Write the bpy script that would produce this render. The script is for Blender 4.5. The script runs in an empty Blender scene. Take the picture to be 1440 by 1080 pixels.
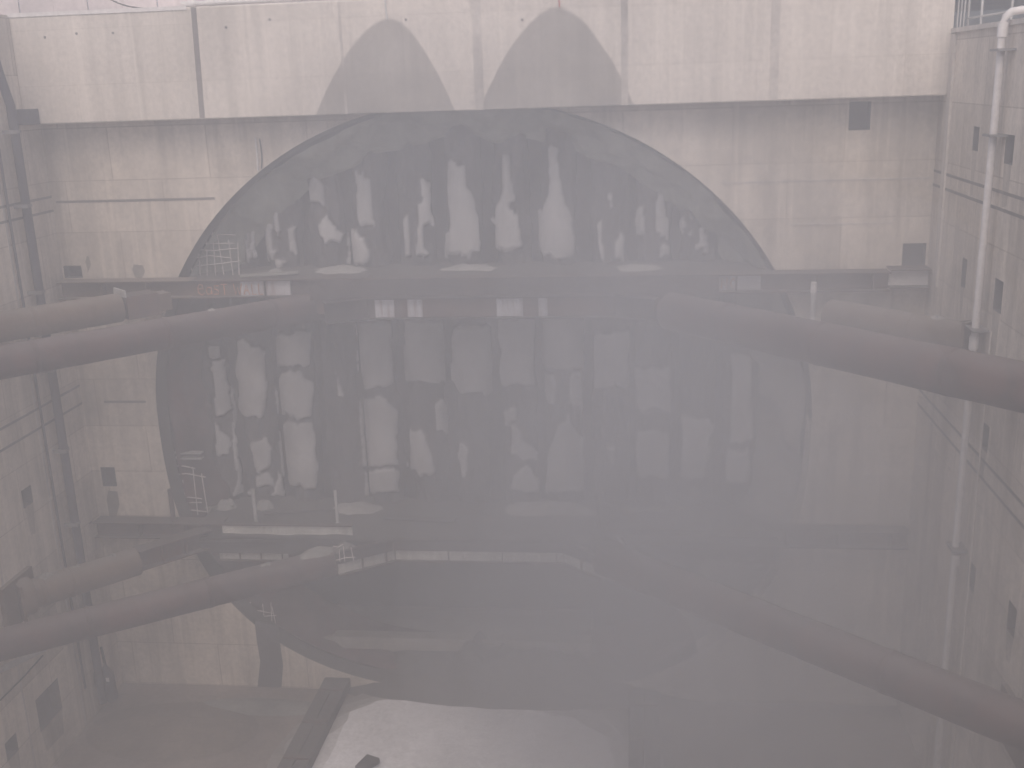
import bpy, math, random
import numpy as np
from mathutils import Vector, Matrix, noise
S = bpy.context.scene
C = S.collection
random.seed(7)
H = 15.4                      # camera height above the shaft floor

# ------------------------------------------------------------------ camera
F = 1520.0
_d = np.array([175, -435, 1520.]); _d /= np.linalg.norm(_d)
_n = np.array([190, 5400, 1520.]); _n -= _n.dot(_d) * _d; _n /= np.linalg.norm(_n)
_r = np.cross(_n, _d)
if _r[0] < 0: _r = -_r
M = np.stack([_r, _d, -_n], 1)
cam_d = bpy.data.cameras.new('camera'); cam = bpy.data.objects.new('camera', cam_d); C.objects.link(cam)
cam_d.sensor_width = 36; cam_d.lens = F / 1440 * 36; cam_d.clip_end = 500; cam_d.clip_start = 0.05
R3 = Matrix((tuple(M[0]), tuple(-M[1]), tuple(-M[2]))).transposed()
cam.matrix_world = Matrix.Translation((0, 0, H)) @ R3.to_4x4()
S.camera = cam

# ------------------------------------------------------------------ sky, sun, exposure
SUN_EL, SUN_AZ = 50, 181
w = bpy.data.worlds.new("World"); S.world = w; w.use_nodes = True
nt = w.node_tree; bg = nt.nodes['Background']
sky = nt.nodes.new('ShaderNodeTexSky'); sky.sky_type = 'NISHITA'; sky.sun_disc = False
sky.sun_elevation = math.radians(SUN_EL); sky.sun_rotation = math.radians(SUN_AZ)
sky.air_density = 0.6; sky.dust_density = 6.0; sky.ozone_density = 0.6
nt.links.new(sky.outputs[0], bg.inputs[0]); bg.inputs[1].default_value = 0.15
sd = bpy.data.lights.new('sun', 'SUN'); sd.energy = 0.75; sd.angle = math.radians(130); sd.color = (1, 0.99, 0.96)
so = bpy.data.objects.new('sun', sd); C.objects.link(so)
el, az = math.radians(SUN_EL), math.radians(SUN_AZ)
sdir = Vector((math.sin(az) * math.cos(el), math.cos(az) * math.cos(el), math.sin(el)))
so.rotation_euler = sdir.to_track_quat('Z', 'Y').to_euler(); so.location = (0, 0, 40)
S.view_settings.view_transform = 'Standard'; S.view_settings.look = 'None'
S.view_settings.gamma = 1; S.view_settings.exposure = 0.19
S.render.engine = 'CYCLES'
cy = S.cycles
cy.max_bounces = 10; cy.diffuse_bounces = 5; cy.glossy_bounces = 2; cy.volume_bounces = 6
cy.use_denoising = True; cy.use_adaptive_sampling = True; cy.adaptive_threshold = 0.01
try: cy.denoiser = 'OPENIMAGEDENOISE'
except Exception: pass

# ------------------------------------------------------------------ helpers
def px(P):                     # world points -> photo pixels (used to trace stains and spalls onto real surfaces)
    c = (np.asarray(P, float) - np.array([0, 0, H])) @ M.T
    return 720 + F * c[:, 0] / c[:, 2], 540 + F * c[:, 1] / c[:, 2]
def ray(u, v): return M.T @ np.array([u - 720, v - 540, F])
def onY(u, v, Y): r = ray(u, v); p = r * Y / r[1]; return Vector((p[0], p[1], p[2] + H))
def onX(u, v, X): r = ray(u, v); p = r * X / r[0]; return Vector((p[0], p[1], p[2] + H))
def onZ(u, v, Z): r = ray(u, v); p = r * (Z - H) / r[2]; return Vector((p[0], p[1], p[2] + H))
def inpoly(u, v, poly):
    r = np.zeros(len(u), bool); n = len(poly)
    for i in range(n):
        x0, y0 = poly[i]; x1, y1 = poly[(i + 1) % n]
        if y0 == y1: continue
        c = ((y0 > v) != (y1 > v)) & (u < (x1 - x0) * (v - y0) / (y1 - y0) + x0)
        r ^= c
    return r
def N(x, y, z=0.0): return noise.noise(Vector((x, y, z)))
def FB(x, y, z=0.0, o=4): return noise.fractal(Vector((x, y, z)), 1.0, 2.0, o)

class MB:
    def __init__(s): s.v = []; s.f = []; s.sm = []; s.a = []
    def add(s, vs, fs, smooth=False, attr=None):
        b = len(s.v); s.v += [tuple(p) for p in vs]
        s.a += list(attr) if attr is not None else [0.0] * len(vs)
        s.f += [tuple(b + i for i in f) for f in fs]; s.sm += [smooth] * len(fs); return s
    def box(s, x0, x1, y0, y1, z0, z1):
        vs = [(x, y, z) for z in (z0, z1) for y in (y0, y1) for x in (x0, x1)]
        return s.add(vs, [(0, 2, 3, 1), (4, 5, 7, 6), (0, 1, 5, 4), (2, 6, 7, 3), (0, 4, 6, 2), (1, 3, 7, 5)])
    def obox(s, c, ax, ay, az, hx, hy, hz):
        c = Vector(c); vs = [c + ax * (i * hx) + ay * (j * hy) + az * (k * hz) for k in (-1, 1) for j in (-1, 1) for i in (-1, 1)]
        return s.add(vs, [(0, 2, 3, 1), (4, 5, 7, 6), (0, 1, 5, 4), (2, 6, 7, 3), (0, 4, 6, 2), (1, 3, 7, 5)])
    def tube(s, pts, r, n=12, caps=True, wob=0.0, seed=0):
        pts = [Vector(p) for p in pts]; rings = []; rr = r if isinstance(r, (list, tuple)) else [r] * len(pts)
        up = Vector((0, 0, 1))
        for i, p in enumerate(pts):
            t = (pts[min(i + 1, len(pts) - 1)] - pts[max(i - 1, 0)]).normalized()
            u_ = up if abs(t.dot(up)) < 0.95 else Vector((0, 1, 0))
            a = t.cross(u_).normalized(); b = a.cross(t)
            ring = []
            for k in range(n):
                q = 2 * math.pi * k / n; e = rr[i]
                if wob: e *= 1 + wob * N(i * .9 + seed, math.cos(q) * 1.5, math.sin(q) * 1.5)
                ring.append(p + a * (math.cos(q) * e) + b * (math.sin(q) * e))
            rings.append(ring)
        vs = [q for rg in rings for q in rg]; fs = []
        for i in range(len(pts) - 1):
            for k in range(n):
                k2 = (k + 1) % n; fs.append((i * n + k, i * n + k2, (i + 1) * n + k2, (i + 1) * n + k))
        s.add(vs, fs, True)
        if caps:
            s.add(rings[0], [tuple(range(n))[::-1]]); s.add(rings[-1], [tuple(range(n))])
        return s
    def grid(s, fn, nu, nv, attr=None, smooth=True):
        vs = []; at = []
        for j in range(nv + 1):
            for i in range(nu + 1):
                r = fn(i / nu, j / nv)
                if len(r) == 2: vs.append(r[0]); at.append(r[1])
                else: vs.append(r); at.append(0.0)
        fs = [(j * (nu + 1) + i, j * (nu + 1) + i + 1, (j + 1) * (nu + 1) + i + 1, (j + 1) * (nu + 1) + i) for j in range(nv) for i in range(nu)]
        return s.add(vs, fs, smooth, at)
    def build(s, name, mat, parent=None, bevel=0.0):
        xs = np.array(s.v, float); me = bpy.data.meshes.new(name)
        o = bpy.data.objects.new(name, me)
        if parent is None:
            org = np.array([(xs[:, 0].min() + xs[:, 0].max()) / 2, (xs[:, 1].min() + xs[:, 1].max()) / 2, xs[:, 2].min()])
            o.location = org
        else:
            org = np.array(WL[parent.name]); o.parent = parent
            q = np.array([xs[:, 0].mean(), xs[:, 1].mean(), xs[:, 2].min()]); o.location = q - org; org = q
        WL[o.name] = tuple(org)
        me.from_pydata([tuple(p) for p in (xs - org)], [], s.f)
        me.polygons.foreach_set('use_smooth', s.sm)
        if any(s.a):
            at = me.attributes.new('clean', 'FLOAT', 'POINT'); at.data.foreach_set('value', s.a)
        me.materials.append(mat); me.update()
        C.objects.link(o); WL[o.name] = tuple(org)
        if bevel:
            m = o.modifiers.new('bevel', 'BEVEL'); m.width = bevel; m.segments = 2; m.limit_method = 'ANGLE'
        return o
WL = {}
def tag(o, label=None, cat=None, group=None, kind=None):
    if label: o['label'] = label
    if cat: o['category'] = cat
    if group: o['group'] = group
    if kind: o['kind'] = kind
    return o
def thing(name, loc, label, cat, group=None):
    o = bpy.data.objects.new(name, None); o.empty_display_size = .3; C.objects.link(o); o.location = loc
    WL[o.name] = tuple(loc); return tag(o, label, cat, group)

# ------------------------------------------------------------------ materials
def mat(name, base, var=(0.7, 1.25), rough=0.9, streak=0.0, dark=(0.1, 0.09, 0.085), blotch=0.0, bump=0.3, metal=0.0,
        dust=None, scale=1.0, clean=None, streak_scale=(2.2, 2.2, 0.12), panel=None, parab=None, spec=0.3, rust=None):
    m = bpy.data.materials.new(name); m.use_nodes = True; t = m.node_tree; n = t.nodes; L = t.links
    b = n['Principled BSDF']; b.inputs['Roughness'].default_value = rough; b.inputs['Metallic'].default_value = metal
    b.inputs['Specular IOR Level'].default_value = spec
    g = n.new('ShaderNodeNewGeometry'); pos = g.outputs['Position']
    def nz(sc, detail=6, vec=(1, 1, 1), w_=0.0, rg=0.6):
        mp = n.new('ShaderNodeMapping'); mp.inputs['Scale'].default_value = vec; mp.inputs['Location'].default_value = (w_, w_ * 1.7, w_ * .6)
        L.new(pos, mp.inputs[0]); q = n.new('ShaderNodeTexNoise'); q.inputs['Scale'].default_value = sc; q.inputs['Detail'].default_value = detail
        q.inputs['Roughness'].default_value = rg; L.new(mp.outputs[0], q.inputs['Vector']); return q.outputs['Fac']
    def ramp(fac, p0, p1, c0, c1):
        r = n.new('ShaderNodeMapRange'); r.inputs[1].default_value = p0; r.inputs[2].default_value = p1
        r.inputs[3].default_value = c0; r.inputs[4].default_value = c1; L.new(fac, r.inputs[0]); return r.outputs[0]
    def mixc(fac, a, c, mode='MIX'):
        x = n.new('ShaderNodeMix'); x.data_type = 'RGBA'; x.blend_type = mode
        for s_, val in ((x.inputs[0], fac), (x.inputs[6], a), (x.inputs[7], c)):
            if isinstance(val, (int, float)): s_.default_value = val
            elif isinstance(val, tuple): s_.default_value = (*val, 1) if len(val) == 3 else val
            else: L.new(val, s_)
        return x.outputs[2]
    def math_(op, a, c=None):
        x = n.new('ShaderNodeMath'); x.operation = op
        for i, val in enumerate((a, c)):
            if val is None: continue
            if isinstance(val, (int, float)): x.inputs[i].default_value = val
            else: L.new(val, x.inputs[i])
        return x.outputs[0]
    v1 = ramp(nz(0.55 * scale, 8, w_=3), .3, .7, var[0], var[1])
    cc = n.new('ShaderNodeCombineColor')
    for i in range(3): L.new(v1, cc.inputs[i])
    col = mixc(1.0, base, cc.outputs[0], 'MULTIPLY')
    fine = ramp(nz(9 * scale, 6), .3, .7, .86, 1.12); c2 = n.new('ShaderNodeCombineColor')
    for i in range(3): L.new(fine, c2.inputs[i])
    col = mixc(1.0, col, c2.outputs[0], 'MULTIPLY')
    if panel:      # formwork panels: each cast a little lighter or darker
        sx = n.new('ShaderNodeSeparateXYZ'); L.new(pos, sx.inputs[0])
        h = math_('ADD', sx.outputs[0], sx.outputs[1]); cb = n.new('ShaderNodeCombineXYZ')
        L.new(math_('ADD', h, 50.0), cb.inputs[0]); L.new(sx.outputs[2], cb.inputs[1])
        br = n.new('ShaderNodeTexBrick'); br.offset = 0.5; br.inputs['Scale'].default_value = 1
        br.inputs['Brick Width'].default_value = panel[0]; br.inputs['Row Height'].default_value = panel[1]
        br.inputs['Mortar Size'].default_value = 0.018; br.inputs['Mortar Smooth'].default_value = .6; br.inputs['Bias'].default_value = 0
        br.inputs['Color1'].default_value = (.86, .86, .86, 1); br.inputs['Color2'].default_value = (1.1, 1.1, 1.1, 1); br.inputs['Mortar'].default_value = (.66, .64, .62, 1)
        L.new(cb.outputs[0], br.inputs['Vector'])
        col = mixc(panel[2], col, mixc(1.0, col, br.outputs['Color'], 'MULTIPLY'))
    if streak:
        st = ramp(nz(1.0, 5, streak_scale, 11, .65), .47, .72, 0, streak)
        col = mixc(st, col, dark)
        st2 = ramp(nz(1.0, 4, (streak_scale[0] * 2.4, streak_scale[1] * 2.4, streak_scale[2] * 1.4), 31, .6), .53, .75, 0, streak * .8)
        col = mixc(st2, col, tuple(min(1, x * 1.35) for x in base))
    if blotch:
        bl = ramp(nz(.9 * scale, 7, (1, 1, .7), 57), .52, .68, 0, blotch); col = mixc(bl, col, dark)
    if rust:
        rf = ramp(nz(1.7, 6, (1, 1, .5), 71), .46, .62, 0, 1); col = mixc(rf, col, rust)
    if parab:      # two darker parabolic tongues, with a faint ragged edge
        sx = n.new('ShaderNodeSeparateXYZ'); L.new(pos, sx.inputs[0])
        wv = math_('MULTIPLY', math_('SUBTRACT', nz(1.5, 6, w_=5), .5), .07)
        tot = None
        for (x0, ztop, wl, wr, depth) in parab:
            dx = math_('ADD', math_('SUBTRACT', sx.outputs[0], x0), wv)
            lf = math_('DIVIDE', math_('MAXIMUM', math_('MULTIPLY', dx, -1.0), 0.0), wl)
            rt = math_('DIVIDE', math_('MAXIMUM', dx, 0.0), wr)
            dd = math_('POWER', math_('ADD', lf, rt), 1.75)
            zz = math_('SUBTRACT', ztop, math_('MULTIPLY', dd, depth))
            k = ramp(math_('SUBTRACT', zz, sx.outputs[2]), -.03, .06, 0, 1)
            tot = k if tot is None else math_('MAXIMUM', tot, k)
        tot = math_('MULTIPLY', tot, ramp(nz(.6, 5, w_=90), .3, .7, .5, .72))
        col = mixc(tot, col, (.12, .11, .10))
    if clean:      # exposed clean concrete where the skin of soil has come off (per-vertex mask of the modelled spalls)
        at = n.new('ShaderNodeAttribute'); at.attribute_name = 'clean'
        col = mixc(ramp(at.outputs['Fac'], .25, .75, 0, 1), col, mixc(ramp(nz(1.6, 6, (1, 1, .6), 44), .35, .7, 0, .75), clean, tuple(x * .55 for x in clean)))
    if dust:       # dust that has settled on upward faces
        s2 = n.new('ShaderNodeSeparateXYZ'); L.new(g.outputs['Normal'], s2.inputs[0])
        up = ramp(math_('ADD', s2.outputs[2], math_('MULTIPLY', math_('SUBTRACT', nz(2.5, 5, w_=8), .5), .7)), .45, .95, 0, dust[1])
        col = mixc(up, col, dust[0])
    L.new(col, b.inputs['Base Color'])
    if bump:
        bp = n.new('ShaderNodeBump'); bp.inputs['Strength'].default_value = bump; bp.inputs['Distance'].default_value = .03
        L.new(nz(5 * scale, 8, rg=.7), bp.inputs['Height']); L.new(bp.outputs[0], b.inputs['Normal'])
    return m
DUST = (.36, .335, .31)
CON = mat('cast_concrete', (.585, .515, .445), streak=.6, dark=(.25, .215, .18), blotch=.4, panel=(2.4, 1.22, .9), bump=.3, var=(.75, 1.15))
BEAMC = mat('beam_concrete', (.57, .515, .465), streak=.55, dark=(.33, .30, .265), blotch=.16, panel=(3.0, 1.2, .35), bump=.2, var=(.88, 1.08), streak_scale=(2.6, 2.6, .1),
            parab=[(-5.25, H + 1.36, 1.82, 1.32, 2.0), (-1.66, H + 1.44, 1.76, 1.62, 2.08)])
JOINT = mat('joint_dark', (.2, .18, .17), bump=.2, blotch=.4)  # dark tone, also standing in for the shadow of recessed joints
JOINTL = mat('faded_joint', (.44, .40, .365), bump=.2, blotch=.4)
STAIN = mat('damp_stain', (.24, .215, .19), blotch=.5, bump=.3)
DRIP = mat('faint_drip', (.42, .37, .32), blotch=.5, bump=.3, streak=.5)
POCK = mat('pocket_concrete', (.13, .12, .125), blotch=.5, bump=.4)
SHOT = mat('shotcrete', (.33, .325, .28), streak=.4, dark=(.14, .12, .11), blotch=.4, bump=.9, var=(.7, 1.2))
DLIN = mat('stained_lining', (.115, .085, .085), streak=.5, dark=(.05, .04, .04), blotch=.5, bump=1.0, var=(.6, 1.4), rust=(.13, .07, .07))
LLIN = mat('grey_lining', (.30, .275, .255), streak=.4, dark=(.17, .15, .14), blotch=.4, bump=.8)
RIM = mat('rim_membrane', (.115, .105, .10), bump=.5)
PILE = mat('soil_skinned_pile', (.10, .088, .09), streak=.5, dark=(.04, .035, .035), bump=.9, var=(.6, 1.4), clean=(.52, .50, .50), streak_scale=(3.5, 3.5, .3))
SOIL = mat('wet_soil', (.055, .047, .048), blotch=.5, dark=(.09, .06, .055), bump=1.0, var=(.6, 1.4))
MUD = mat('mud_ledge', (.075, .067, .063), blotch=.6, dark=(.055, .048, .045), bump=.8, dust=((.15, .138, .13), .5))
MUD2 = mat('brown_mud', (.20, .165, .14), bump=.8, blotch=.5)
SILT = mat('grey_silt', (.25, .24, .22), bump=.9, blotch=.4)
SPOIL = mat('spoil', (.36, .345, .33), bump=.8, blotch=.25)
STEEL = mat('rusty_strut_steel', (.062, .041, .042), var=(.6, 1.5), rough=.65, streak=.5, dark=(.035, .028, .028), blotch=.6, scale=1.7, dust=((.165, .137, .132), .65), bump=.45, spec=.4, rust=(.09, .05, .046))
RUSTY = mat('flaking_rust_steel', (.14, .10, .08), rough=.85, blotch=.5, dark=(.07, .055, .045), dust=((.24, .215, .19), .55), bump=.8)
WALS = mat('waler_steel', (.115, .085, .08), rough=.7, streak=.6, dark=(.05, .04, .04), blotch=.5, dust=((.12, .108, .10), .7), bump=.5, rust=(.13, .075, .06))
PAINT = mat('primer_painted_web', (.52, .51, .54), rough=.7, streak=.85, dark=(.16, .09, .075), blotch=.3, streak_scale=(7, 7, .8), bump=.3)
PALE = mat('lime_washed_web', (.56, .545, .51), rough=.8, streak=.5, dark=(.25, .22, .2), blotch=.2, streak_scale=(5, 5, .6), bump=.3)
REDM = mat('orange_marking', (.50, .24, .14), bump=.3)
GALV = mat('galvanised', (.42, .41, .40), rough=.6, bump=.1, blotch=.2)
REBAR = mat('dusty_rebar', (.58, .53, .50), rough=.8, bump=.3)
WPIPE = mat('white_pvc', (.62, .59, .58), rough=.5, bump=.05, var=(.93, 1.03), streak=.2, dark=(.5, .46, .43))
GPIPE = mat('grey_iron_pipe', (.07, .065, .08), rough=.6, bump=.2, blotch=.3)
CLAMP = mat('clamp_steel', (.2, .19, .19), rough=.6, bump=.1)
FLOORM = mat('dirty_floor_slab', (.24, .20, .175), blotch=.5, dark=(.14, .115, .10), bump=.6, var=(.65, 1.35), rough=.8)
WATER = mat('milky_slurry', (.86, .84, .86), blotch=.12, dark=(.45, .42, .42), bump=.05, rough=.18, spec=.5, var=(.85, 1.1))
TIMB = mat('wet_timber', (.11, .10, .095), streak=.4, dark=(.05, .045, .04), bump=.8, streak_scale=(3, .3, 3))
GRND = mat('site_ground', (.3, .27, .24), bump=.6, blotch=.4)
HOARD = mat('hoarding_paint', (.62, .55, .55), bump=.1, streak=.2, dark=(.4, .36, .36))
BLACK = mat('black_rubber', (.03, .03, .03), rough=.6, bump=.1)
REDH = mat('red_hose', (.45, .1, .08), rough=.5, bump=.1)

XL, XR, YW, YB = -13.9, 6.42, 24.7, 24.0
Y0 = -16.0
def z_(r): return H + r
TOP = z_(1.75)

# ------------------------------------------------------------------ setting
b = MB()
def ffn(a, c):
    x = XL + (XR - XL) * a; y = Y0 + (29.5 - Y0) * c
    return (x, y, .05 * FB(x * .35, y * .35) - .03)
b.grid(ffn, 70, 110)
tag(b.build('floor', FLOORM), kind='structure')
b = MB()
zt = TOP - .06; ze = z_(.52)
for x0, x1, y0, y1, z in ((-27, 20, 25.2, 40, zt), (-27, XL - .6, -26, 25.2, zt), (XL - .6, XR + .6, -26, Y0 - .6, zt), (XR + .6, 20, -26, 25.2, ze)):
    b.add([(x0, y0, z), (x1, y0, z), (x1, y1, z), (x0, y1, z)], [(0, 1, 2, 3)])
tag(b.build('ground', GRND), kind='structure')
b = MB()
outline = [(-7.35, 18.0), (-.6, 18.0), (-.5, 21.3), (-.75, 22.9), (-1.6, 23.6), (-3.2, 24.1), (-5.4, 24.2), (-6.7, 24.1), (-7.3, 23.5), (-7.3, 21.3)]
fine = []
for i in range(len(outline)):
    p, q = Vector((*outline[i], 0)), Vector((*outline[(i + 1) % len(outline)], 0))
    for k in range(8):
        r = p.lerp(q, k / 8); fine.append((r.x + .07 * N(r.x * 2, r.y * 2), r.y + .12 * N(r.x * 2, r.y * 2, 5), .055))
b.add(fine, [tuple(range(len(fine)))])
tag(b.build('water', WATER), kind='structure')
for kk, (gx, col_) in enumerate(((1.16, (.26, .235, .215)), (1.08, (.34, .32, .305)), (1.0, (.45, .43, .42)), (.93, (.58, .56, .56)))):
    b = MB(); n_ = 140
    b.add([(-3.9 + 4.15 * gx * math.cos(q) * (1 + .07 * N(math.cos(q) * 3, math.sin(q) * 3, kk)), 21.6 + 3.45 * gx * math.sin(q) * (1 + .07 * FB(math.cos(q) * 3, math.sin(q) * 3, 4 + kk * .4)), .030 + .006 * kk) for q in [2 * math.pi * k / n_ for k in range(n_)]], [tuple(range(n_))])
    tag(b.build('puddle_margin', mat('margin_tint', col_, blotch=.4, dark=tuple(c * .7 for c in col_), rough=.4, bump=.1)), kind='structure')  # nested sheets grow paler inward, softening the water's edge

# ------------------------------------------------------------------ walls
def holed(mb, u0, u1, v0, v1, holes, fn):
    us = sorted({u0, u1, *[h[0] for h in holes], *[h[1] for h in holes]}); vs = sorted({v0, v1, *[h[2] for h in holes], *[h[3] for h in holes]})
    for i in range(len(us) - 1):
        for j in range(len(vs) - 1):
            cu, cv = (us[i] + us[i + 1]) / 2, (vs[j] + vs[j + 1]) / 2
            if any(h[0] < cu < h[1] and h[2] < cv < h[3] for h in holes): continue
            mb.add([fn(us[i], vs[j]), fn(us[i + 1], vs[j]), fn(us[i + 1], vs[j + 1]), fn(us[i], vs[j + 1])], [(0, 1, 2, 3)])
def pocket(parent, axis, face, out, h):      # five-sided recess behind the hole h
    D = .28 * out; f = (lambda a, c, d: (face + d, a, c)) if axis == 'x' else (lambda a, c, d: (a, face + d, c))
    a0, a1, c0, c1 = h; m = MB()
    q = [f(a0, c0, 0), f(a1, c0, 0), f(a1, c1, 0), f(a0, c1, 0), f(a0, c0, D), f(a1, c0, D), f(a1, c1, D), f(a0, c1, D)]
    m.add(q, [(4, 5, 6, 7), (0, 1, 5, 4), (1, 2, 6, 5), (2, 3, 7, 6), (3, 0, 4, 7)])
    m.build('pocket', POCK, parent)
# left wall
LP = [(21.55, 21.95, z_(-9.05), z_(-8.62)), (20.75, 21.75, z_(-14.35), z_(-13.5)), (19.4, 19.85, z_(-14.2), z_(-13.75)), (17.6, 18, z_(-4.0), z_(-3.5))]
lw = thing('shaft_wall', (XL, 9, 0), 'long streaked concrete shaft wall on the left with dark drain pipe and small pockets', 'wall')
b = MB(); holed(b, Y0, YB if False else YW, 0 - .3, TOP, LP, lambda a, c: (XL, a, c))
b.box(XL - .6, XL - .3, Y0, YW, -.3, TOP - .001); b.build('wall_face', CON, lw)
for h in LP: pocket(lw, 'x', XL, -1, h)
for zc in (-2.33, -2.66, -7.02, -7.48):
    m = MB(); m.box(XL, XL + .012, 6, YW - .002, z_(zc) - .028, z_(zc) + .028); m.build('joint_shadow_strip', JOINT, lw)  # dark strip paints in the shadow line of the recessed joint
for yc in (22.6, 20.3, 17.9):
    m = MB(); m.box(XL, XL + .008, yc, yc + .06, 0, TOP); m.build('vertical_joint', JOINTL, lw)
# right wall
RT = z_(.6)
RP = [(23.8, 24.12, z_(-1.6), z_(-1.15)), (21.75, 22.1, z_(-1.62), z_(-1.17)), (19.75, 20.2, z_(-1.72), z_(-1.22)),
      (21.85, 22.15, z_(-4.28), z_(-3.7)), (19.65, 20.1, z_(-4.32), z_(-3.74)), (19.7, 20.1, z_(-6.95), z_(-6.45)),
      (19.75, 20.2, z_(-9.85), z_(-9.3)), (17.5, 17.9, z_(-9.55), z_(-9.0))]
rw = thing('shaft_wall', (XR, 9, 0), 'lower-topped pinkish concrete shaft wall on the right with two columns of small slots', 'wall')
b = MB(); holed(b, Y0, YW, -.3, RT, RP, lambda a, c: (XR, a, c))
b.add([(XR, Y0, RT), (XR + .6, Y0, RT), (XR + .6, YW, RT), (XR, YW, RT)], [(0, 1, 2, 3)])
b.box(XR + .35, XR + .6, Y0, YW, -.3, RT - .003); b.build('wall_face', CON, rw)
for h in RP: pocket(rw, 'x', XR, 1, h)
for zc in (-2.22, -2.52, -7.15, -7.5):
    m = MB(); m.box(XR - .012, XR, 6, YW - .002, z_(zc) - .028, z_(zc) + .028); m.build('joint_shadow_strip', JOINT, rw)  # joint recess shadow, painted as a dark strip
m = MB(); m.box(XR - .05, XR - .001, 23.72, 23.98, z_(-4.6), RT - .02); m.build('pale_pilaster', BEAMC, rw)
m = MB(); m.box(XR - .05, XR + .62, 10, 24.0, RT + .002, RT + .09); m.build('coping', BEAMC, rw)
# rear wall, behind the camera
b = MB(); b.box(XL - .6, XR + .6, Y0 - .6, Y0, -.3, TOP - .1)
tag(b.build('shaft_wall', CON), 'concrete shaft wall closing the far end behind the viewer', 'wall')

# portal wall at the back: left strip, right strip, middle with an elliptical opening
ECX, ECZ, EA, EB = -3.95, z_(-7.9), 8.0, 7.5
pw = thing('portal_wall', (ECX, YW, 0), 'recessed concrete end wall with the big round tunnel opening below the beam', 'wall')
PL = [(-13.88 + .02, -13.4, z_(-4.3), z_(-4.0)), (-13.66, -13.28, z_(-9.72), z_(-9.2))]
PR = [(5.86, 6.36, z_(-4.37), z_(-3.8)), (4.56, 5.01, z_(-1.32), z_(-.72))]
b = MB(); f = lambda a, c: (a, YW, c)
XA, XB_ = -12.1, 4.2; ZT = z_(-.1)
holed(b, XL, XA, -.3, ZT, PL, f); holed(b, XB_, XR, -.3, ZT, PR, f)
def prof(q, s=1.0):       # round crown, squarer invert
    c, d = math.cos(q), math.sin(q); p = 2.5 if d < 0 else 2.0
    r = s / (abs(c) ** p + abs(d) ** p) ** (1 / p); return ECX + EA * r * c, ECZ + EB * r * d
n = 160; ring = [prof(2 * math.pi * k / n) for k in range(n)]
def outer(x, z):
    dx, dz = x - ECX, z - ECZ; s = []
    if dx > 1e-6: s.append((XB_ - ECX) / dx)
    if dx < -1e-6: s.append((XA - ECX) / dx)
    if dz > 1e-6: s.append((ZT - ECZ) / dz)
    if dz < -1e-6: s.append((-.3 - ECZ) / dz)
    k = min(s); return (ECX + dx * k, ECZ + dz * k)
for k in range(n):
    a, c = ring[k], ring[(k + 1) % n]; oa, oc = outer(*a), outer(*c)
    vs = [(a[0], YW, a[1]), (c[0], YW, c[1]), (oc[0], YW, oc[1]), (oa[0], YW, oa[1])]
    b.add(vs, [(0, 1, 2, 3)])
    if abs(oa[0] - oc[0]) > 1e-4 and abs(oa[1] - oc[1]) > 1e-4:
        cx = XB_ if max(oa[0], oc[0]) > ECX + 2 else XA; cz = ZT if max(oa[1], oc[1]) > ECZ else -.3
        b.add([(oa[0], YW, oa[1]), (oc[0], YW, oc[1]), (cx, YW, cz)], [(0, 1, 2)])
b.build('wall_face', CON, pw)
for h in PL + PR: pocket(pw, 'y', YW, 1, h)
for (x0, x1, zc, hh) in ((-13.8, -9.85, -2.46, .028), (1.9, 6.4, -2.38, .02), (-13.3, -12.2, -7.45, .03), (3.4, 5.6, -3.34, .014)):
    m = MB(); m.box(x0, x1, YW - .012, YW, z_(zc) - hh, z_(zc) + hh); m.build('joint_shadow_strip', JOINT if hh > .025 else JOINTL, pw)  # joint lines with their recess shadow put into the strip colour
st = [(358, 872), (372, 876), (392, 880), (394, 905), (398, 935), (396, 966), (380, 970), (362, 967), (366, 930), (361, 900)]
m = MB(); m.add([tuple(onY(u, v, YW - .004)) for u, v in st], [tuple(range(len(st)))]); m.build('seepage_stain', POCK, pw)
for (u0, u1, v0, v1) in ((98, 118, 392, 402), (120, 128, 360, 384), (186, 204, 372, 392), (150, 168, 690, 728)):
    st = [(u0 + 2, v0), (u1 - 3, v0 + 1), (u1, (v0 + v1) / 2), (u1 - 5, v1), (u0 + 4, v1 - 2), (u0, (v0 * 2 + v1) / 3)]
    m = MB(); m.add([tuple(onY(u, v, YW - .004)) for u, v in st], [tuple(range(len(st)))]); m.build('seepage_stain', STAIN, pw)
for W_, X_, s_, HP in ((lw, XL, 1, LP[:3]), (rw, XR, -1, RP)):
    for (y0, y1, z0, z1) in HP:
        hgt = .5 + .7 * random.random(); m = MB()
        q = [(y0 + .02, z0), (y1 - .02, z0), (y1 - .05, z0 - hgt * .35), (y1 - .07, z0 - hgt * .6), (y1 - .12, z0 - hgt), (y0 + .09, z0 - hgt * .94), (y0 + .06, z0 - hgt * .4)]
        m.add([(X_ + s_ * .004, a, c) for a, c in q], [tuple(range(7))]); m.build('drip_stain', DRIP, W_)
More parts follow.
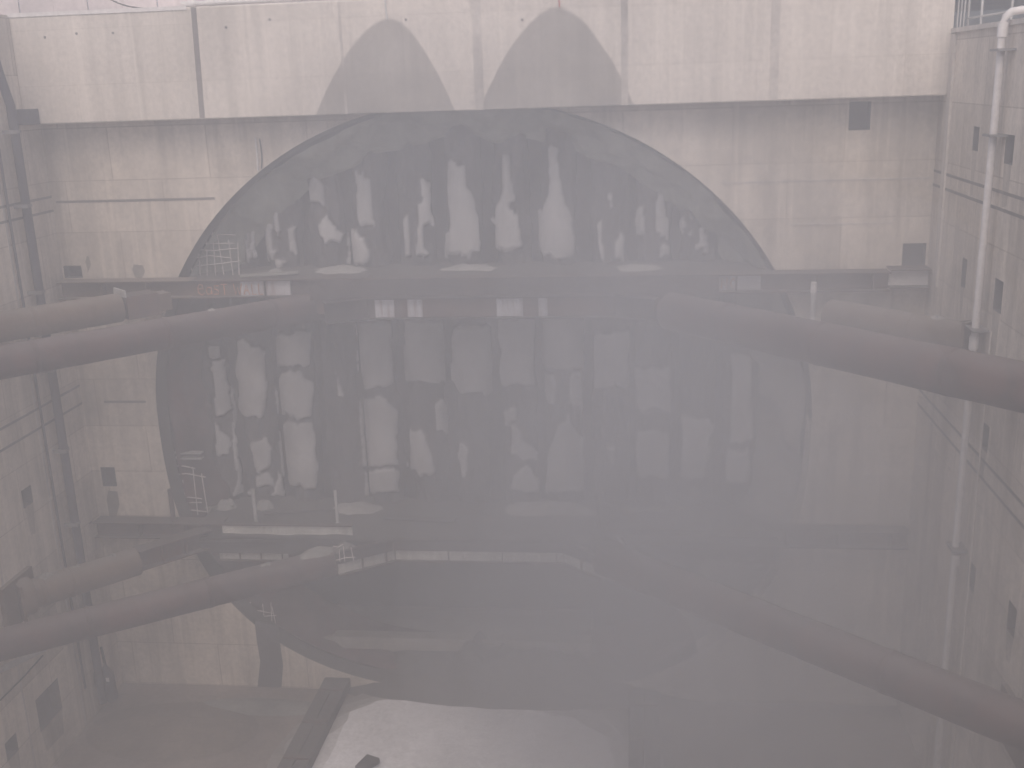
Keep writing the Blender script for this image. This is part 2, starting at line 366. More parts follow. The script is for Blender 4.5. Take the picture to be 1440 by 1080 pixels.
# rim band and the rough shotcrete collar stepping back to the piles
def collar(s0, y0_, s1, y1_, amp, nseg, nr, qa=0.0, qb=2 * math.pi):
    m = MB()
    def fn(a, c):
        q = qa + (qb - qa) * a; s = s0 + (s1 - s0) * c; y = y0_ + (y1_ - y0_) * c
        d = amp * FB(math.cos(q) * 6, math.sin(q) * 6, c * 1.3) * (1 if 0 < c < 1 else .3)
        X_, Z_ = prof(q, s * (1 + d * .04)); return (X_, y + d * .25, Z_)
    m.grid(fn, nseg, nr); return m
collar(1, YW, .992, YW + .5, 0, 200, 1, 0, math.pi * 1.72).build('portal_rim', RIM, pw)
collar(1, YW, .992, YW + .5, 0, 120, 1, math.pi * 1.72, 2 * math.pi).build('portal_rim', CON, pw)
qs = math.asin(.455)
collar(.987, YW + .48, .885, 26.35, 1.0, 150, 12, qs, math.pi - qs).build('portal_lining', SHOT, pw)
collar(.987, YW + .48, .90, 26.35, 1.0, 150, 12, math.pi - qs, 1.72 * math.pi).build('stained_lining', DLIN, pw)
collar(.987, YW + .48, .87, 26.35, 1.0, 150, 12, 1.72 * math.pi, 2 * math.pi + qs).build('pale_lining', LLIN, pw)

# capping beam
cb = thing('capping_beam', (-3.7, YB + .7, z_(-.63)), 'wide pale concrete beam across the top with two parabola-shaped dark tongues', 'concrete beam')
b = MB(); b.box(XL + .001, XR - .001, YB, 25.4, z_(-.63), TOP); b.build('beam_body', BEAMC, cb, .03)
m = MB(); q0, q1 = Vector((-9.585, YB, z_(1.74))), Vector((-9.665, YB, z_(-.6)))
m.obox((q0 + q1) / 2 + Vector((0, -.004, 0)), Vector((1, 0, -.03)).normalized(), Vector((0, 1, 0)), Vector((.03, 0, 1)).normalized(), .06, .005, 1.17); m.build('expansion_joint', JOINT, cb)
for x, w_ in ((-3.38, .1), (-.25, .07), (2.86, .09), (-6.35, .03)):
    m = MB(); m.box(x - w_, x + w_, YB - .006, YB - .0005, z_(-.62), TOP - .03); m.build('cast_joint', JOINTL, cb)
for x, z in ((-13.1, 1.25), (-12.35, 1.3), (-11.5, 1.28), (-8.9, 1.3), (-7.9, 1.42), (-2.4, 1.2), (-4.9, 1.3)):
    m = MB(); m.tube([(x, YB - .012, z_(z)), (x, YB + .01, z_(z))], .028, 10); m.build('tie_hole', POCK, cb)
m = MB(); m.box(XL, -9.75, YB - .02, YB + .1, TOP - .055, TOP + .03); m.build('kerb_angle', WPIPE, cb)

# hoarding behind the beam
b = MB()
for i in range(40): b.box(-18 + i * .9, -18 + i * .9 + .88, 27.0 + .03 * (i % 2), 27.04 + .03 * (i % 2), TOP - .06, TOP + 2.3)
tag(b.build('site_hoarding', HOARD), 'pale pink board hoarding behind the top of the concrete beam', 'fence')

# ------------------------------------------------------------------ earth face and piles inside the portal
b = MB()
def efn(a, c):
    x = ECX - 8.6 + 17.2 * a; z = 15.6 * c
    y = 26.52 + .14 * FB(x * .9, z * .8, 3)
    if z < z_(-11.25): y = 28.2 + .3 * FB(x * .5, z * .5, 9)
    return (x, y, z)
b.grid(efn, 110, 100)
tag(b.build('earth_face', SOIL), kind='structure')
POLY = [
 [(436,238),(445,246),(453,256),(456,284),(437,284),(435,265)], [(456,295),(466,316),(486,330),(484,343),(450,341),(445,325)],
 [(503,240),(516,252),(523,288),(530,318),(503,318),(498,297),(497,252)], [(493,320),(512,339),(514,373),(493,375)],
 [(345,316),(351,320),(354,366),(347,366)], [(355,314),(361,316),(361,356),(355,356)], [(368,286),(377,307),(386,360),(372,364),(368,330)],
 [(379,285),(386,288),(390,327),(382,322)], [(404,322),(419,320),(418,362),(409,359)], [(386,356),(391,357),(395,373),(405,376),(388,380)],
 [(632,226),(655,226),(657,261),(678,307),(678,350),(648,366),(625,357),(630,307),(628,258)],
 [(703,217),(717,220),(719,252),(726,279),(712,288),(728,302),(735,352),(694,355),(692,297),(703,275)],
 [(770,206),(783,206),(788,256),(806,307),(810,362),(756,362),(756,297),(770,275)],
 [(588,284),(594,284),(596,350),(607,359),(588,362)], [(566,309),(573,309),(574,364),(567,364)], [(591,252),(605,256),(614,320),(596,320)],
 [(853,263),(861,261),(863,290),(858,290)], [(924,270),(932,272),(937,302),(943,307),(943,334),(925,332),(921,316)], [(957,297),(963,311),(959,330),(955,325)],
 [(967,263),(970,263),(971,334),(968,334)], [(837,316),(843,312),(849,343),(849,368),(840,368)], [(871,327),(878,327),(881,343),(880,368),(864,368)],
 [(894,291),(905,293),(905,332),(893,332)], [(983,320),(995,325),(997,355),(979,355)], [(929,341),(946,341),(946,358),(930,362)],
 [(331,479),(375,492),(377,570),(370,588),(346,589),(336,570),(331,518)], [(294,487),(310,487),(310,502),(293,505)],
 [(297,507),(315,507),(323,544),(325,583),(302,585),(301,538)], [(387,470),(438,470),(439,516),(388,516)],
 [(393,527),(421,525),(441,541),(441,588),(419,589),(391,581),(389,544)], [(396,595),(442,595),(445,621),(449,673),(445,691),(406,684),(399,673),(395,634)],
 [(351,621),(377,619),(383,652),(377,665),(359,665)], [(359,668),(380,668),(383,685),(357,686)], [(301,593),(313,608),(327,621),(325,640),(303,640)],
 [(326,540),(332,550),(337,620),(341,683),(352,699),(326,699),(333,680),(330,620)], [(393,642),(396,673),(403,699),(380,699),(390,673)],
 [(266,489),(275,489),(278,531),(284,588),(274,590),(270,540)], [(276,608),(287,647),(303,694),(290,694),(279,647)], [(471,525),(485,559),(473,559)],
 [(500,450),(553,450),(555,540),(540,547),(510,547)], [(508,560),(533,557),(543,563),(558,577),(560,653),(533,657),(513,653),(513,627),(508,607)],
 [(515,660),(562,660),(563,693),(515,693)], [(567,450),(627,450),(627,537),(568,537)], [(633,460),(693,460),(693,553),(647,553),(633,533)],
 [(700,443),(753,443),(753,540),(703,542)], [(762,443),(823,443),(823,518),(760,520)], [(763,525),(777,530),(778,568),(767,568)],
 [(803,523),(820,523),(820,570),(800,570)], [(707,577),(725,573),(727,593),(707,600)], [(717,600),(727,603),(740,623),(757,633),(757,647),(718,643)],
 [(740,650),(747,660),(760,677),(760,693),(718,693),(720,673)], [(800,582),(812,607),(822,617),(823,693),(767,693),(767,643),(780,607)],
 [(573,603),(590,607),(605,637),(612,667),(590,673),(577,653)], [(615,567),(623,560),(632,577),(632,607),(615,607)], [(645,623),(653,623),(657,660),(652,680),(643,650)],
 [(833,470),(887,470),(887,547),(833,547)], [(891,518),(945,518),(945,577),(893,577)], [(893,606),(943,606),(943,673),(893,673)],
 [(1028,497),(1057,500),(1059,622),(1026,627)], [(956,585),(1007,595),(992,673),(956,673)], [(852,628),(868,632),(864,655),(858,655)], [(1020,634),(1055,634),(1055,680),(1020,680)]]
PX = [-11.15, -9.98, -8.80, -7.70, -6.57, -5.43, -4.22, -3.03, -1.86, -.66, .42, 1.51, 2.60]
ORD = ['first', 'second', 'third', 'fourth', 'fifth', 'sixth', 'seventh', 'eighth', 'ninth', 'tenth', 'eleventh', 'twelfth', 'last']
LOOK = ['narrow soil-stained pile with a pale grout run', 'pile broken away at mid height', 'pile with two big clean concrete blocks', 'mostly soil-covered dark pile',
        'pile with rounded pale blocks stacked low down', 'pile clean above and ragged below', 'smooth pale pile with a rounded spall edge', 'pile with a jagged broken lower half',
        'tall smooth pale pile widening to the base', 'dark pile with thin pale patches', 'dusty pile with faint square patches', 'hazy soil-covered pile', 'hazy streaked pile']
r_c, r_m = .545, .40
for i, X in enumerate(PX):
    NU, NZ = 30, 260
    z0 = z_(-11.2); ztop = ECZ + EB * math.sqrt(max(0, 1 - ((X - ECX) / EA) ** 2)) - .35; ztop = min(ztop, z_(-.75))
    vs = []; base = []
    for j in range(NZ + 1):
        z = z0 + (ztop - z0) * j / NZ
        for k in range(NU + 1):
            q = math.pi * (k / NU); base.append((X, q, z))
    pts = np.array([(X - math.cos(q) * r_c, 26.55 - math.sin(q) * r_c, z) for X, q, z in base])
    u, v = px(pts)
    jit = np.array([(FB(x * 2.2, z * 2.2, 1, 5), FB(x * 2.2, z * 2.2, 7, 5)) for X, y, z in base for x in (X - math.cos(y),)])
    j2 = np.array([(FB(X - math.cos(y) * .9, z * .35, 13, 5) if 0 else FB((X - math.cos(y) * .6) * 5, z * .5, 13, 4), FB((X - math.cos(y) * .6) * 7, z * .25, 21, 4)) for X, y, z in base])
    up_ = (v < 400).astype(float)
    u = u + jit[:, 0] * 3 + j2[:, 0] * (2 + 2 * up_); v = v + jit[:, 1] * 5 + j2[:, 1] * (5 + 9 * up_)
    cl = np.zeros(len(u))
    for pl in POLY:
        a0 = np.array(pl); w0, h0 = a0.min(0), a0.max(0)
        if h0[0] < u.min() or w0[0] > u.max(): continue
        cl = np.maximum(cl, inpoly(u, v, pl))
    g = cl.reshape(NZ + 1, NU + 1)
    g = (g + np.roll(g, 1, 0) + np.roll(g, -1, 0) + np.roll(g, 1, 1) + np.roll(g, -1, 1)) / 5
    cl = g.reshape(-1); vs = []
    for (Xc, q, z), c in zip(base, cl):
        rr = r_c * c + (1 - c) * (r_m + .09 * FB(Xc * 3 + math.cos(q) * 1.6, q * 1.2, z * 1.3, 5)) + .012 * N(q * 4, z * 5, X)
        vs.append((Xc - math.cos(q) * (rr if c > .5 else rr * 1.12), 26.55 - math.sin(q) * rr, z))
    m = MB(); fs = [(j * (NU + 1) + k, j * (NU + 1) + k + 1, (j + 1) * (NU + 1) + k + 1, (j + 1) * (NU + 1) + k) for j in range(NZ) for k in range(NU)]
    m.add(vs, fs, True, cl.tolist())
    tag(m.build('concrete_pile', PILE), '%s, %s from the left in the portal' % (LOOK[i], ORD[i]), 'concrete pile', 'piles standing behind the round portal')
# ------------------------------------------------------------------ ledges
def ledge(name, zt_, y0_, thick, label, hw):
    m = MB(); xa, xb = ECX - hw, ECX + hw
    def fn(a, c):
        x = xa + (xb - xa) * a; y = y0_ + (26.5 - y0_) * c
        return (x, y, zt_ + .05 * FB(x * 1.2, y * 2) + (.05 * c))
    m.grid(fn, 120, 14)
    m.box(xa, xb, y0_ + .02, 26.4, zt_ - thick, zt_ - .07)
    return tag(m.build(name, MUD), label, 'ledge')
ledge('concrete_ledge', z_(-4.42), 24.62, .32, 'narrow mud-covered ledge across the portal behind the upper steel waler', 7.0)
ledge('concrete_ledge', z_(-10.72), 23.9, .45, 'wide silt-covered ledge across the portal at the lower bracing level', 7.25)
# pale spoil heaped on the ledges
sp = [(480, 381, 95, 12, -4.42, 'long low pale spoil heap on the upper ledge, left of centre'), (660, 379, 110, 11, -4.42, 'wide flat pale spoil heap on the middle of the upper ledge'),
      (897, 378, 80, 10, -4.42, 'thin pale spoil heap on the upper ledge, right of centre'), (398, 378, 26, 9, -4.42, 'small pale spoil heap at the left end of the upper ledge'),
      (303, 710, 28, 12, -10.72, 'small pale silt heap beside the bent bars on the lower ledge'), (505, 711, 100, 12, -10.72, 'flat silt heap on the lower ledge behind the second stanchion'),
      (770, 712, 150, 20, -10.72, 'broad silt heap on the middle of the lower ledge'), (338, 694, 34, 26, -10.72, 'cone of pale grout at the foot of a left-hand pile'), (391, 694, 30, 22, -10.72, 'lumpy grout cone between two left-hand piles')]
for (u, v, wpx, hpx, zr, lab) in sp:
    p = onZ(u, v, z_(zr)); p.y = min(p.y, 25.75); hw = wpx / 62 / 2 * 1.1; hh = hpx / 60 * .8
    m = MB()
    def fn(a, c):
        q = a * 2 * math.pi; r = c
        x = p.x + hw * r * math.cos(q) * (1 + .25 * N(math.cos(q) * 2 + u, math.sin(q) * 2)); y = p.y + min(.5, hw) * r * math.sin(q)
        return (x, y, z_(zr) - .03 + hh * (1 - r * r) * (1 + .5 * FB(x * 3, y * 3)))
    m.grid(fn, 40, 12); tag(m.build('spoil_heap', SPOIL), lab, 'spoil heap', 'spoil heaps on the ledges')

for (u0, v0, u1, v1, zr, lab) in ((255, 716, 330, 712, -10.66, 'dusty plank lying on the lower ledge by the bent bars'), (372, 722, 468, 716, -10.66, 'dark plank between the two pale stanchions on the lower ledge'),
      (540, 728, 640, 733, -10.66, 'plank askew at the middle of the lower ledge'), (872, 722, 960, 716, -10.66, 'faint plank on the hazy right of the lower ledge'),
      (338, 390, 420, 385, -4.36, 'thin board lying on the upper ledge behind the EAST WALL web')):
    p0, p1 = onZ(u0, v0, z_(zr)), onZ(u1, v1, z_(zr)); t_ = (p1 - p0).normalized()
    m = MB(); m.obox((p0 + p1) / 2 + Vector((0, 0, .04)), t_, t_.cross(Vector((0, 0, 1))), Vector((0, 0, 1)), (p1 - p0).length / 2, .11, .025)
    tag(m.build('plank', TIMB if 'dark' in lab or 'askew' in lab else SILT, None, .005), lab, 'plank', 'boards left on the ledges')

# ------------------------------------------------------------------ steel beams
UP = Vector((0, 0, 1))
def ibeam(parent, a, c, h, bw, name='beam', m_=None, web_m=None, stiff=1.2, tf=.03, tw=.03):
    a, c = Vector(a), Vector(c); t = (c - a).normalized(); L_ = (c - a).length; s = t.cross(UP).normalized(); mid = (a + c) / 2
    m = MB(); m.obox(mid + UP * (h / 2 - tf / 2), t, s, UP, L_ / 2, bw / 2, tf / 2); m.build('top_flange', m_ or WALS, parent)
    m = MB(); m.obox(mid - UP * (h / 2 - tf / 2), t, s, UP, L_ / 2, bw / 2, tf / 2); m.build('bottom_flange', m_ or WALS, parent)
    m = MB(); m.obox(mid, t, s, UP, L_ / 2 - .002, tw / 2, h / 2 - tf - .001); m.build('web', web_m or m_ or WALS, parent)
    k = stiff
    while k < L_ - .1:
        m = MB(); m.obox(a + t * k, t, s, UP, .012, bw / 2 - .02, h / 2 - tf - .001); m.build('stiffener', m_ or WALS, parent); k += stiff
# upper level
zu = z_(-4.51)
W1 = thing('steel_waler', (-11.2, 24.3, zu - .2), 'left part of the upper steel waler, painted web marked EAST WALL in orange', 'steel beam')
ibeam(W1, (-13.75, 24.32, zu), (-10.45, 24.32, zu), .42, .5, m_=RUSTY, stiff=1.1)
ibeam(W1, (-10.449, 24.2, zu), (-9.25, 24.2, zu), .42, .26, web_m=RUSTY, stiff=3)
ibeam(W1, (-9.249, 24.2, zu), (-8.05, 24.2, zu), .42, .26, web_m=PAINT, stiff=.6)
ibeam(W1, (-8.049, 24.32, zu), (-6.2, 24.32, zu), .42, .5)
def strokes(parent, glyphs, x, z, h, y, mt, rad=.014):
    for gname, pls, adv in glyphs:
        m = MB()
        for pl in pls: m.tube([(x + p[0] * h, y - .004, z + p[1] * h) for p in pl], rad, 6)
        m.build('painted_letter', mt, parent); x += adv * h
G = {'e': ([[(0, .5), (.5, .55), (.45, .85), (.2, .95), (0, .6), (.05, .2), (.3, 0), (.6, .15)]], .75),
     'a': ([[(.5, .6), (.2, .7), (0, .35), (.15, .05), (.4, .1), (.5, .6), (.5, .05)]], .7),
     's': ([[(.45, .8), (.1, .8), (.1, .5), (.4, .4), (.4, .05), (0, .05)]], .65),
     't': ([[(0, .92), (.6, .92)], [(.3, .92), (.3, 0)]], .95),
     'W': ([[(0, .95), (.15, 0), (.35, .6), (.5, 0), (.75, .95)]], .9),
     'A': ([[(0, 0), (.25, .85), (.5, 0)], [(.1, .35), (.4, .35)]], .7), 'l': ([[(.05, .9), (.05, 0), (.4, 0)]], .6),
     'I': ([[(.1, 0), (.1, .9)]], .35), 'N': ([[(0, 0), (0, .9), (.45, 0), (.45, .9)]], .75), 'O': ([[(.25, .9), (0, .45), (.25, 0), (.5, .45), (.25, .9)]], .7)}
gl = lambda s_: [(c_, *G[c_]) for c_ in s_]
strokes(W1, gl('east'), -10.3, zu - .15, .27, 24.18, REDM); strokes(W1, gl('WAll'), -9.42, zu - .15, .27, 24.18, REDM)
W2 = thing('steel_waler', (2, 24.3, zu - .2), 'right part of the upper steel waler fading into haze, web bright at its end', 'steel beam')
ibeam(W2, (-6.19, 24.32, zu - .02), (1.2, 24.32, zu - .03), .42, .5)
ibeam(W2, (1.201, 24.32, zu - .03), (2.75, 24.32, zu - .03), .42, .5, web_m=PAINT, stiff=1.0)
ibeam(W2, (2.751, 24.32, zu - .03), (5.5, 24.32, zu - .03), .42, .5)
ibeam(W2, (5.501, 24.32, zu + .03), (6.35, 24.32, zu + .03), .42, .5, web_m=WPIPE, stiff=3)
strokes(W2, gl('IINO'), 1.7, zu - .17, .26, 24.3, REDM)
CB1 = thing('knee_waler', (-3.2, 23.6, z_(-5.2)), 'heavy mud-caked centre beam of the upper bracing between the two long struts', 'steel beam')
zc = z_(-4.93)
xs_ = [-6.1, -5.95, -5.5, -5.2, -4.85, -3.15, -2.55, -2.2, -2.0, -.5]
for i_ in range(len(xs_) - 1):
    ibeam(CB1, (xs_[i_] + .001, 23.75, zc), (xs_[i_ + 1], 23.75, zc), .5, .34, m_=SOIL, web_m=PAINT if i_ in (1, 3, 5, 7) else WALS, stiff=9)
ibeam(CB1, (-7.0, 23.25, zc), (-6.13, 23.72, zc), .5, .34, m_=SOIL, stiff=9); ibeam(CB1, (-.47, 23.72, zc), (.4, 23.3, zc), .5, .34, m_=SOIL, stiff=9)
m = MB(); m.box(-7.4, 1.0, 23.97, 24.06, z_(-5.1), z_(-4.74)); m.build('backing_plate', WALS, CB1)
m = MB(); m.box(-6.9, 0.3, 23.95, 24.55, z_(-4.78), z_(-4.735)); m.build('cover_plate', MUD, CB1)
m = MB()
m.grid(lambda a, c: (-7.5 + 9.3 * a, 24.0 - .12 * (1 - c) + .05 * FB(a * 20, c * 2), z_(-4.76) + c * (.44 + .05 * FB(a * 14, 3)) - .0), 120, 6); m.build('dark_skirt', SOIL, CB1)  # dark strip added in front of the waler to darken this band
# lower level
zl = z_(-10.68)
W3 = thing('steel_waler', (-10, 24.3, zl - .2), 'left part of the lower steel waler, twin beams with pale dirty webs under the stanchions', 'steel beam')
ibeam(W3, (-13.75, 24.3, zl), (-10.35, 24.3, zl), .42, .45)
ibeam(W3, (-10.349, 24.12, zl + .03), (-7.0, 24.12, zl + .03), .4, .16, web_m=PALE, stiff=9)
m = MB(); m.box(-10.9, -6.8, 23.9, 24.5, zl - .32, zl - .19); m.build('dark_gap_strip', SOIL, W3)  # dark box filling the gap between the twin beams
ibeam(W3, (-10.5, 24.12, zl - .56), (-8.7, 24.12, zl - .56), .42, .16, web_m=PALE, stiff=.55)
ibeam(W3, (-8.699, 24.12, zl - .56), (-7.0, 24.12, zl - .56), .42, .16, stiff=9)
W4 = thing('steel_waler', (3, 24.3, zl - .2), 'right part of the lower steel waler, almost lost in haze, with one pale patch', 'steel beam')
ibeam(W4, (-.2, 24.3, zl), (1.0, 24.3, zl), .42, .45); ibeam(W4, (1.001, 24.3, zl), (2.3, 24.3, zl), .42, .45, web_m=BEAMC); ibeam(W4, (2.301, 24.3, zl), (6.3, 24.3, zl), .42, .45)
CB2 = thing('knee_waler', (-3.7, 23.5, z_(-11.2)), 'centre beam of the lower bracing with angled knees and a pale dripping web', 'steel beam')
zc2 = z_(-10.82)
ibeam(CB2, (-5.8, 23.5, zc2), (-1.75, 23.5, zc2), .56, .2, web_m=PALE, stiff=1.3)
ibeam(CB2, (-7.0, 22.66, zc2), (-5.83, 23.49, zc2), .56, .2, web_m=PALE, stiff=.6); ibeam(CB2, (-1.72, 23.49, zc2), (-.75, 22.64, zc2), .56, .2, web_m=PALE, stiff=.6)
b = MB(); b.box(-9.8, -1.2, 25.45, 25.85, z_(-14.65), z_(-14.3)); b.box(-9.7, -1.3, 25.6, 28, z_(-15.3), z_(-14.66))
tag(b.build('concrete_sill', BEAMC, None, .02), 'low pale concrete sill across the foot of the portal', 'concrete sill')

for a_, c_ in (((-5.8, 23.35), (-1.75, 23.35)), ((-7.0, 22.5), (-5.83, 23.33)), ((-1.72, 23.33), (-.75, 22.48))):
    a_, c_ = Vector((*a_, z_(-10.62))), Vector((*c_, z_(-10.62))); t_ = (c_ - a_).normalized()
    m = MB(); m.obox((a_ + c_) / 2, t_, t_.cross(UP), UP, (c_ - a_).length / 2, .04, .13); m.build('edge_plate', SOIL, CB2)

m = MB()
m.grid(lambda a, c: (-.45 + .75 * c * math.cos(6.2832 * a) * (1 + .3 * N(math.cos(6.2832 * a) * 2, math.sin(6.2832 * a) * 2)), 22.75 + .5 * c * math.sin(6.2832 * a), z_(-10.6) + .42 * (1 - c * c) * (1 + .6 * FB(c * 3, a * 9)) - .25 * c), 36, 10)
m.build('rubble_crust', SPOIL, CB2)

# ------------------------------------------------------------------ tubular struts
def strut(p0, p1, r, label, lumps=(), bands=(.3, .62), mt=STEEL, endplate=True, endplate2=False, group='tubular steel struts bracing the shaft corners'):
    p0, p1 = Vector(p0), Vector(p1); t = (p1 - p0).normalized(); s = t.cross(UP).normalized(); u2 = s.cross(t); L_ = (p1 - p0).length
    T = thing('pipe_strut', p0, label, 'steel strut', group)
    m = MB(); m.tube([p0.lerp(p1, k / 24) for k in range(25)], r, 36, wob=.025, seed=L_); m.build('tube', mt, T)
    for f_ in bands:
        c = p0.lerp(p1, f_); m = MB(); m.tube([c - t * .05, c - t * .04, c + t * .04, c + t * .05], [r + .002, r + .012, r + .012, r + .002], 36, False); m.build('weld_band', mt, T)
    if endplate:
        for q, sg in ((p0, 1), (p1, -1))[:1 if not endplate2 else 2]:
            m = MB(); m.obox(q + t * (.03 * sg), t, s, u2, .03, r * 1.25, r * 1.25); m.build('end_plate', RUSTY, T)
            for a in (-1, 1):
                m = MB(); c = q + t * (.06 * sg) + u2 * (a * r * .98)
                m.add([c + s * .015, c + s * .015 + t * (.35 * sg), c + s * .015 + u2 * (a * r * .25), c - s * .015, c - s * .015 + t * (.35 * sg), c - s * .015 + u2 * (a * r * .25)],
                      [(0, 1, 2), (5, 4, 3), (0, 3, 4, 1), (1, 4, 5, 2), (2, 5, 3, 0)]); m.build('gusset', RUSTY, T)
    for f_, sx, sz, mm in lumps:
        c = p0.lerp(p1, f_) + UP * (r * .72); m = MB()
        def fn(a, cc):
            q = a * 2 * math.pi
            k = 1 + .3 * N(math.cos(q) * 2, math.sin(q) * 2, f_ * 9)
            return c + t * (sx * cc * math.cos(q) * k) + s * (r * .8 * cc * math.sin(q)) + UP * (sz * (1 - cc * cc) + .05 * FB(cc * 3, q) - .12 * cc * cc)
        m.grid(fn, 28, 8); m.build('spoil_crust', mm, T)
    return T
def along(a, c, X):             # extend the line a-c to the plane x = X
    a, c = Vector(a), Vector(c); k = (X - a.x) / (c.x - a.x); return a.lerp(c, k)
a0, a1 = (-8.0, 23.85, z_(-5.0)), (-12.39, 19.23, z_(-5.0))
strut(along(a0, a1, XL), (-6.95, 24.95 - .0, z_(-5.0)), .335, 'long rusty tube strut crossing the left side at the upper level', [(.66, .32, .1, SPOIL)], (.28, .55, .8))
c0, c1 = (-.26, 24.4, z_(-5.0)), (6.12, 17.32, z_(-5.0))
strut(along(c0, c1, XR), (.72, 23.33, z_(-4.98)), .41, 'long reddish tube strut crossing the right side at the upper level', [(.25, .7, .06, MUD)], (.2, .52, .8))
strut(along((-7.28, 23.97, z_(-11)), (-13.26, 18.95, z_(-11)), XL), (-6.9, 24.2 - .75, z_(-11)), .34, 'long muddy tube strut crossing the left side at the lower level', [(.9, .8, .2, SILT), (.76, .5, .1, SILT), (.98, .4, .16, SILT)], (.3, .6))
e0, e1 = onZ(1040, 861, z_(-10.0)), onZ(1440, 1021, z_(-10.0))
strut(along(e0, e1, XR), along(e0, e1, -.7), .38, 'long tube strut fading into the haze on the right at the lower level', [(.97, .7, .22, MUD)], (.3, .6))
# short corner struts
B0, B1 = Vector((-13.9, 20.75, z_(-4.72))), Vector((-11.75, 23.1, z_(-4.72)))
strut(B0, B1, .33, 'short brown corner strut at the upper left, plated at its end', [], (.4,), RUSTY)
t = (B1 - B0).normalized()
kb = thing('strut_box', B1, 'square steel box joining the upper left corner strut to the waler', 'steel box')
m = MB(); m.obox(B1 + t * .45, t, t.cross(UP), UP, .38, .3, .26); m.build('box_body', WALS, kb, .01)
m = MB(); m.obox(B1 + t * .05 + UP * .34, t, t.cross(UP), UP, .02, .32, .08); m.build('bright_plate', GALV, kb)
m = MB(); m.obox(B1 + t * 1.0, t, t.cross(UP), UP, .16, .22, .2); m.build('packer', RUSTY, kb)
F0, F1 = Vector((-13.9, 20.7, z_(-10.88))), Vector((-12.0, 22.75, z_(-10.88)))
strut(F0, F1, .34, 'short pale-crusted corner strut at the lower left with a fat shoe on the wall', [(.25, .4, .14, SILT), (.5, .35, .1, SILT), (.8, .4, .1, SILT)], (.2, .42), RUSTY)
t = (F1 - F0).normalized()
fb = thing('strut_shoe', F0, 'bulky dusty shoe block where the lower left corner strut meets the wall', 'steel shoe')
m = MB(); m.tube([F0 + t * .02, F0 + t * .06, F0 + t * .3, F0 + t * .36], [.42, .46, .44, .4], 30, wob=.06); m.build('shoe_ring', RUSTY, fb)
m = MB(); m.box(-13.9, -13.78, 20.1, 21.3, z_(-11.4), z_(-10.35)); m.build('wall_plate', RUSTY, fb)
kb2 = thing('corner_beam', F1, 'rusty pink-topped flanged beam running on from the lower left corner strut', 'steel beam')
ibeam(kb2, F1 + t * .02 + UP * .05, F1 + t * 1.9 + UP * .05, .5, .42, stiff=.6)
R0, R1 = Vector((6.42, 20.9, z_(-5.12))), Vector((4.15, 23.4, z_(-5.12)))
strut(R0, R1, .34, 'short corner strut at the upper right, ochre with dust, behind the long one', [(.25, .4, .12, SPOIL)], (.4,), RUSTY)
# side walers on the long walls
for X, lab in ((XL, 'left'), (XR, 'right')):
    s_ = 1 if X < 0 else -1
    for zz, lv in ((z_(-4.9), 'upper'), (z_(-10.95), 'lower')):
        for y in (17.3 if X < 0 else 16.9,):
            m = MB(); m.box(min(X, X + s_ * .1), max(X, X + s_ * .1), y - .7, y + .7, zz - .5, zz + .5)
            tag(m.build('bearing_plate', RUSTY, None, .01), 'rusty bearing plate on the %s wall behind the %s long strut' % (lab, lv), 'steel plate')

# ------------------------------------------------------------------ stanchions, bars, pipes, cables
def stanchion(u, v0, v1, Y, label, mt=GALV, r=.05, bands=False):
    a, c = onY(u, v1, Y), onY(u, v0, Y); c.x = a.x = (a.x + c.x) / 2; c.y = a.y
    T = thing('stanchion', a, label, 'post', 'posts on the waler ledges')
    m = MB(); m.tube([a, c], r, 12); m.build('tube', mt, T)
    m = MB(); m.tube([a - UP * .0, a + UP * .02], r * 2, 16); m.build('foot', mt, T)
    if bands:
        for f0, f1 in ((.0, .22), (.78, 1.02)):
            m = MB(); m.tube([a.lerp(c, f0), a.lerp(c, f1)], r + .012, 14); m.build('white_sleeve', WPIPE, T)
    return T
stanchion(358, 688, 738, 24.25, 'pale stanchion standing on the lower waler in front of the grout cones')
stanchion(473, 690, 737, 24.25, 'thin pale stanchion on the lower waler, right of the thicker one', r=.04)
stanchion(242, 688, 738, 24.25, 'dark stanchion on the lower waler beside the bent bars', mt=WALS, r=.06)
stanchion(121, 688, 735, 24.25, 'dark stanchion on the lower waler at the left wall corner', mt=WALS, r=.045)
stanchion(841, 692, 742, 24.2, 'short dark peg on the hazy right of the lower ledge', mt=WALS, r=.035)
stanchion(1143, 398, 458, 23.6, 'white-sleeved post standing on the upper right by the long strut', mt=GALV, r=.05, bands=True)

def barmat(u0, u1, v0, v1, Y, label, nh, nv, ragged=.3, r=.014):
    p0, p1 = onY(u0, v1, Y), onY(u1, v0, Y); T = thing('rebar_mat', (p0.x, Y, p0.z), label, 'reinforcement', 'loose reinforcement at the portal edge')
    for k in range(nh):
        if random.random() < .12: continue
        z = p0.z + (p1.z - p0.z) * (k + .5) / nh; xa = p0.x + random.random() * ragged; xb = p1.x - random.random() * ragged
        m = MB(); m.tube([(xa, Y, z + .05 * random.uniform(-1, 1)), ((xa + xb) / 2, Y - .02, z + .05 * random.uniform(-1, 1)), (xb, Y, z + .08 * random.uniform(-1, 1))], r, 6); m.build('bar', REBAR, T)
    for k in range(nv):
        x = p0.x + (p1.x - p0.x) * (k + .5) / nv; za = p0.z; zb = p1.z - random.random() * ragged * 1.2
        m = MB(); m.tube([(x + .05 * random.uniform(-1, 1), Y + .03, za), (x + .07 * random.uniform(-1, 1), Y + .02, zb)], r, 6); m.build('bar', REBAR, T)
barmat(264, 336, 323, 388, 25.35, 'pale bar grid in the left foot of the arch above the EAST WALL web', 6, 7)
barmat(243, 292, 652, 724, 25.3, 'bent bars and rungs at the left end of the lower ledge', 7, 4, .4, .017)
